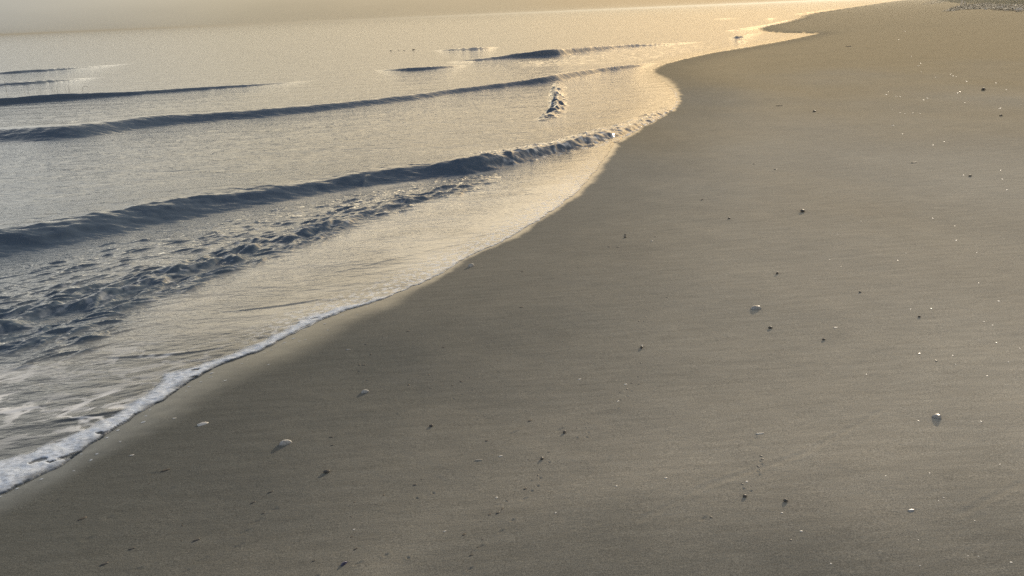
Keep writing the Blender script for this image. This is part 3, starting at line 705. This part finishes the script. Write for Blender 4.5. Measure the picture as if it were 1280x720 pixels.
fleck_set([(1166,181.5),(1253,224),(1258.5,237.5),(1251,213),(1193.5,282.5),(1195,300.5),(1166,273),(1122,325.5),(1132.5,316.5),(1076,276.5),(1037,324.5),(1051,333.5),(1047,293),(1221,315.5),(1223.5,354)], MSHELL, 'frag',
          'tiny white shell fleck on the upper right sand above the broad grey shell', 'tiny white flecks on the upper right sand', 2.8)
fleck_set([(1248.5,376.5),(1230,402),(1240.5,406.5),(1245.5,428.5),(1275,435.5),(1260.5,452.5),(1191,444.5),(1194,455.5),(1138,386.5),(1164,386),(1083,468),(1234,470),(1226.5,527),(1148,526)], MSHELL, 'frag',
          'tiny white shell fleck on the right hand sand around the black splinter', 'tiny white flecks on the right hand sand', 2.8)
fleck_set([(1179.5,622),(1218.5,651),(1173,626),(1250,580.5),(1162,591.5),(1210,695),(1223,695.5),(1148,675),(1038.5,704.5),(1150,707),(1107,595),(1264,703)], MSHELL, 'frag',
          'tiny white shell fleck on the rippled sand in the lower right corner', 'tiny white flecks in the lower right corner', 2.8)

fleck_set([(834,372),(813,378.5),(807,396),(799,401.5),(805,401.5),(801.5,454),(798,471),(789.5,479),(784,486.5),(775,490.5)], MDARK, 'chip',  # dark chips added over the dents to give the pits their shade
          'tiny dark chip standing for a shaded pit in the upper trail of bird pricks on the middle sand', 'dark stand-ins for pits in the upper trail of bird pricks', 3.4, .6)
fleck_set([(735,528.5),(733,534.5),(721,535),(686,565),(675,587),(672.5,594),(665,600),(660,574.5),(648,574.5),(668,575)], MDARK, 'chip',
          'tiny dark chip standing for a shaded pit in the diagonal row on the middle sand', 'dark stand-ins for pits in the diagonal row', 3.4, .55)
fleck_set([(951.5,570),(953,574),(948,583),(950,587),(939,607),(928,605)], MDARK, 'chip',
          'tiny dark chip standing for a shaded pit in the cluster of bird pricks at lower right', 'dark stand-ins for pits in the lower right cluster of bird pricks', 3.6, .7)
fleck_set([(455,456.5),(449.5,456),(456,445),(463.5,443),(554,434.5),(621.5,451),(587.5,472),(576.5,477),(565.5,482),(536.5,468.5),(494.5,500.5),(511,481)], MBARK, 'chip',  # more dark chips added for the shade of the pricks
          'faint dark chip standing for a shaded prick on the dark sand up from the large clam shell', 'faint dark stand-ins for pricks up from the large clam shell', 4, .5)
fleck_set([(601,652),(612,643),(603,674.5),(597,684),(628,636),(634,626),(439,646),(480,619),(527,599),(186,605),(228,657),(227,676)], MBARK, 'chip',
          'faint brown splinter among the streaks of the lower sand', 'faint brown splinters among the streaks', 4.5, .35)

# ------------------------------------------------------------------ reed stems standing in the shallows, floating bits
def tube(pts, r0, r1, na=6):
    pts = [Vector(p) for p in pts]; vs = []; fs = []
    for i, p in enumerate(pts):
        t = (pts[min(i + 1, len(pts) - 1)] - pts[max(i - 1, 0)]).normalized()
        a = t.orthogonal().normalized(); b = t.cross(a); r_ = r0 + (r1 - r0) * i / (len(pts) - 1)
        for j in range(na):
            q = 2 * math.pi * j / na; vs.append(p + (a * math.cos(q) + b * math.sin(q)) * r_)
    for i in range(len(pts) - 1):
        for j in range(na):
            k = (j + 1) % na; fs.append((i * na + j, i * na + k, (i + 1) * na + k, (i + 1) * na + j))
    fs.append(tuple(range(na))[::-1]); fs.append(tuple((len(pts) - 1) * na + j for j in range(na)))
    return vs, fs
def reed(px, py, top, lean, label, group='reed stems standing in the shallows', bow=.0, rad=.0032):
    p = gp(px, py, 0); k = math.hypot(p[0], p[1], H) / F; h = (py - top) * k
    pts = []
    for i in range(9):
        t = i / 8; pts.append((lean * k * t ** 1.6 + bow * k * math.sin(t * 3.14), 0, -.12 + (h + .12) * t))
    o = link_mesh('reed_stem', *tube(pts, rad, rad * .55), MREED); o.location = (p[0], p[1], 0)
    return tag(o, label, 'reed', group)
reed(9, 118.5, 104, .8, 'tall lone reed stem standing leftmost in the shallows', rad=.0045)
reed(33, 117.3, 111.5, -1.2, 'short bent reed stem beside a taller one, second cluster from the left', bow=-1)
reed(36, 117.3, 106, .8, 'taller reed stem of the close pair left of the middle')
for x, t, l in [(46, 112, 1), (48.5, 108, 2), (50, 106.5, 3), (51, 111, .5)]:
    reed(x, 116.6, t, l, 'faint slanting reed stem in the pale middle cluster', 'pale middle cluster of reed stems', rad=.0022)
for x, t, l in [(66, 110, 0), (68.5, 111, .3), (71.5, 108, 1.5), (72.5, 111, -.5)]:
    reed(x, 115.6, t, l, 'upright reed stem in the dense cluster right of the middle', 'dense cluster of reed stems')
for x, t, l in [(82.5, 108.5, .2), (85.5, 108, 1.6), (87, 106.5, 1)]:
    reed(x, 115, t, l, 'dark reed stem in the right cluster beside the arching one', 'right cluster of reed stems')
p = gp(103, 113.4, 0); k = math.hypot(p[0], p[1], H) / F
pts = [(0, 0, -.1)] + [((4 - 4 * math.cos(t)) * k, 0, (.4 + 4.2 * math.sin(t)) * k) for t in np.linspace(.1, 2.8, 12)]
o = link_mesh('reed_stem', *tube(pts, .004, .003), MREED); o.location = (p[0], p[1], 0)
tag(o, 'reed stem bent over into an arch at the right end of the row', 'reed', 'reed stems standing in the shallows')
for x, y, s_, lb in [(488.5, 63.6, 3, 'tiny dark bit afloat on the calm sea, leftmost of four'), (498, 63, 2.4, 'tiny dark bit afloat, second from the left of four'),
                     (505, 63, 2.4, 'tiny dark bit afloat, third from the left of four'), (517, 62.4, 4, 'largest dark bit afloat, rightmost of four on the calm sea')]:
    p = gp(x, y, 0); k = math.hypot(p[0], p[1], H) / F; SEED[0] += 1
    o = link_mesh('floating_debris', *pebble_geo(s_ * k * .9, s_ * k * .4, s_ * k * .3, SEED[0], .25), MBARK); o.location = (p[0], p[1], -.01)
    tag(o, lb, 'debris', 'dark bits floating on the sea')

# ------------------------------------------------------------------ seaweed line, beach grass and driftwood at the far right
def strands(name, region, n, hmax, lmin, lmax, M, mound, upright, label, cat):
    """a heap of dried strands over a low uneven mound, inside a ground polygon"""
    rs = np.random.RandomState(len(name)); L = np.array(region); lo, hi = L.min(0), L.max(0)
    pts = rs.rand(n * 6, 2) * (hi - lo) + lo; pts = pts[inside(pts, L)][:n]
    nn = fbm(pts[:, 0] * .25, pts[:, 1] * .12, 3, 150); pts = pts[nn > -.12]
    d_, *_ = shore(pts); zz = sand_z(pts, d_); vs = []; fs = []
    for (x, y), z_ in zip(pts, zz):
        l = rs.uniform(lmin, lmax); a = rs.rand() * 6.28; w_ = rs.uniform(.012, .04) * (1 if not upright else .5)
        dx, dy = math.cos(a), math.sin(a); b = len(vs)
        m_ = mound * max(0, perlin(np.array([x * .35]), np.array([y * .2]), 160)[0] + .35) * rs.rand()
        for i in range(4):
            t = i / 3
            if upright: q = (x + dx * l * .45 * t * t, y + dy * l * .45 * t * t, z_ - .02 + m_ + l * t * (1 - .25 * t))
            else: q = (x + dx * l * (t - .5), y + dy * l * (t - .5), z_ + .01 + m_ + hmax * rs.rand() * math.sin(t * 3.14))
            ww_ = w_ * (1 - .7 * t * upright)
            vs += [(q[0] - dy * ww_, q[1] + dx * ww_, q[2]), (q[0] + dy * ww_, q[1] - dx * ww_, q[2] + .006)]
        for i in range(3): fs.append((b + 2 * i, b + 2 * i + 1, b + 2 * i + 3, b + 2 * i + 2))
    return tag(link_mesh(name, vs, fs, M, smooth=False), label, cat, kind='stuff')
def poly(pts): return [tuple(on_sand(a, b)[:2]) for a, b in pts]
wr = poly([(1181,15.5),(1200,12.5),(1230,11.5),(1262,14.5),(1300,16.5),(1340,18),(1340,10),(1290,7),(1262,7),(1232,5.5),(1205,7),(1190,11)])
strands('seaweed_wrack', wr, 9000, .10, .25, .9, MWRACK, .22, False, 'dark tangled seaweed wrack along the far right sand', 'seaweed')
wr2 = poly([(1152,6.2),(1176,4.2),(1186,1.5),(1172,.5),(1158,3)])
strands('seaweed_patch', wr2, 1800, .08, .25, .8, MWRACK, .15, False, 'separate brown seaweed patch left of the far wrack line', 'seaweed')
gr = poly([(1170,1.0),(1205,5.5),(1240,6),(1262,8),(1320,9),(1420,6),(1420,0),(1320,-3),(1230,-1.5),(1185,-.8)])
strands('beach_grass', gr, 26000, .3, .25, .6, MGRASS, .1, True, 'grey green beach grass covering the far right sand', 'grass')
DW = [(1201.5, 6.8, 5, .9, 'left one of two upright pale driftwood stumps by the seaweed'), (1205.3, 6.4, 4, .8, 'right one of two upright pale driftwood stumps by the seaweed'),
      (1212.5, 10.5, 4, .25, 'pale driftwood lump on the seaweed right of the two stumps'), (1232, 12, 4, .25, 'pale driftwood lump midway along the seaweed line'),
      (1249.5, 11.2, 8, .22, 'long pale driftwood lump on the right part of the seaweed'), (1258, 13.2, 6, .22, 'low pale driftwood piece at the sand edge of the seaweed'),
      (1263.5, 10.6, 5, .25, 'pale driftwood lump behind the low piece'), (1272.5, 14.5, 8, .3, 'brightest driftwood chunk nearest the top right corner'),
      (1272, 1.5, 5, .3, 'pale driftwood chunk in the grass above the others')]
for x, y, s_, hh_, lb in DW:
    p = on_sand(x, y); k = mpp(p); L = s_ * k; SEED[0] += 1
    if hh_ > .5: o = link_mesh('driftwood_stump', *tube([(0, 0, -.05), (.01, .02, hh_ * L * .4), (.04, 0, hh_ * L * .8), (.02, .03, hh_ * L * 1.1)], L * .22, L * .12, 9), MDRIFT)
    else: o = link_mesh('driftwood', *pebble_geo(L, L * .45, L * hh_ * 1.6, SEED[0], .3), MDRIFT)
    o.location = (p[0], p[1], p[2]); tag(o, lb, 'driftwood', 'driftwood along the far seaweed line')

# ------------------------------------------------------------------ sea haze: one closed slab of even air round the scene
MH, nt, out = mat('sea_haze')
pv = nd(nt, 'ShaderNodeVolumePrincipled', Density=HAZE, Anisotropy=.55); pv.inputs['Color'].default_value = (.42, .41, .37, 1)
lk(nt, pv.outputs[0], out.inputs['Volume'])
bm = bmesh.new(); bmesh.ops.create_cube(bm, size=1)
for v_ in bm.verts: v_.co = Vector((v_.co.x * 18000, v_.co.y * 18000, -2.4 if v_.co.z < 0 else 2.6))
me = bpy.data.meshes.new('haze'); bm.to_mesh(me); bm.free(); me.materials.append(MH)
hz_o = bpy.data.objects.new('haze', me); COL.objects.link(hz_o); tag(hz_o, kind='stuff', label='thin golden haze over the sea and the far beach', cat='haze')

# ------------------------------------------------------------------ sky and sun
SUN_EL, SUN_AZ = R(15), R(32)
HZ = [(.26, .28, .30), (.41, .40, .36), (.50, .432, .31), (.60, .478, .305), (.78, .55, .29)]
EB = [(0, .85), (3, 1.2), (8, 2.6), (15, 3.8), (24, 3.2), (38, 1.2), (60, .6), (90, .5)]
SKY_STR = .14
w = bpy.data.worlds.new('World'); S.world = w; w.use_nodes = True
nt = w.node_tree; nt.nodes.clear()
sky = nt.nodes.new('ShaderNodeTexSky'); sky.sky_type = 'NISHITA'; sky.sun_disc = False
sky.sun_elevation = SUN_EL; sky.sun_rotation = SUN_AZ; sky.altitude = 0
sky.air_density = 1.0; sky.dust_density = 1.5; sky.ozone_density = 2.0
# a bank of sea haze round the horizon: grey away from the sun, golden towards it, brightest some 15 degrees up
tc = nt.nodes.new('ShaderNodeTexCoord')
sx = nt.nodes.new('ShaderNodeSeparateXYZ'); lk(nt, tc.outputs['Generated'], sx.inputs[0])
hz = nt.nodes.new('ShaderNodeVectorMath'); hz.operation = 'MULTIPLY'; hz.inputs[1].default_value = (1, 1, 0); lk(nt, tc.outputs['Generated'], hz.inputs[0])
hn = nt.nodes.new('ShaderNodeVectorMath'); hn.operation = 'NORMALIZE'; lk(nt, hz.outputs[0], hn.inputs[0])
dt = nt.nodes.new('ShaderNodeVectorMath'); dt.operation = 'DOT_PRODUCT'; dt.inputs[1].default_value = (math.sin(SUN_AZ), math.cos(SUN_AZ), 0); lk(nt, hn.outputs[0], dt.inputs[0])
def ramp(fac, pts, interp='B_SPLINE'):
    n = nt.nodes.new('ShaderNodeValToRGB'); n.color_ramp.interpolation = interp
    el = n.color_ramp.elements
    while len(el) < len(pts): el.new(.5)
    for e, (p_, c_) in zip(el, pts):
        e.position = p_; e.color = (*c_, 1) if isinstance(c_, tuple) else (c_, c_, c_, 1)
    lk(nt, fac, n.inputs[0]); return n.outputs[0]
hcol = ramp(mth(nt, 'ADD', mth(nt, 'MULTIPLY', dt.outputs['Value'], .5), .5),
            [(0, HZ[0]), (.70, HZ[1]), (.82, HZ[2]), (.925, HZ[3]), (.99, HZ[4])], 'LINEAR')
el_ = mth(nt, 'MULTIPLY', mth(nt, 'ARCSINE', sx.outputs[2]), 180 / math.pi / 90, True)
bright = mth(nt, 'MULTIPLY', ramp(el_, [(x / 90, y / 4.0) for x, y in EB], 'LINEAR'), 4.0)
hfac = ramp(el_, [(0, 1), (20 / 90, 1), (36 / 90, .35), (52 / 90, .05), (1, .0)], 'EASE')
cl = nt.nodes.new('ShaderNodeTexNoise'); cl.inputs['Scale'].default_value = 2.2; cl.inputs['Detail'].default_value = 4
mp = nt.nodes.new('ShaderNodeMapping'); mp.inputs['Scale'].default_value = (1, 1, 5); lk(nt, tc.outputs['Generated'], mp.inputs[0]); lk(nt, mp.outputs[0], cl.inputs['Vector'])
bright = mth(nt, 'MULTIPLY', bright, rng(nt, cl.outputs[0], .3, .7, .88, 1.12))
hb = nt.nodes.new('ShaderNodeVectorMath'); hb.operation = 'SCALE'; lk(nt, hcol, hb.inputs[0]); lk(nt, bright, hb.inputs['Scale'])
bgs = nt.nodes.new('ShaderNodeBackground'); bgs.inputs[1].default_value = SKY_STR; lk(nt, sky.outputs[0], bgs.inputs[0])
bgh = nt.nodes.new('ShaderNodeBackground'); bgh.inputs[1].default_value = 1.0; lk(nt, hb.outputs[0], bgh.inputs[0])
mx = nt.nodes.new('ShaderNodeMixShader'); lk(nt, hfac, mx.inputs[0]); lk(nt, bgs.outputs[0], mx.inputs[1]); lk(nt, bgh.outputs[0], mx.inputs[2])
wo = nt.nodes.new('ShaderNodeOutputWorld'); lk(nt, mx.outputs[0], wo.inputs[0])
sl = bpy.data.lights.new('sun', 'SUN'); sl.energy = 5.0; sl.angle = R(.6); sl.color = (1, .86, .66)
so = bpy.data.objects.new('sun', sl); COL.objects.link(so)
dv = Vector((math.sin(SUN_AZ) * math.cos(SUN_EL), math.cos(SUN_AZ) * math.cos(SUN_EL), math.sin(SUN_EL)))
so.rotation_euler = dv.to_track_quat('Z', 'Y').to_euler()
S.view_settings.view_transform = 'Standard'; S.view_settings.look = 'None'
S.view_settings.exposure = .06; S.view_settings.gamma = 1
S.cycles.max_bounces = 6; S.cycles.transparent_max_bounces = 6; S.cycles.use_denoising = False
S.cycles.caustics_reflective = False; S.cycles.caustics_refractive = False
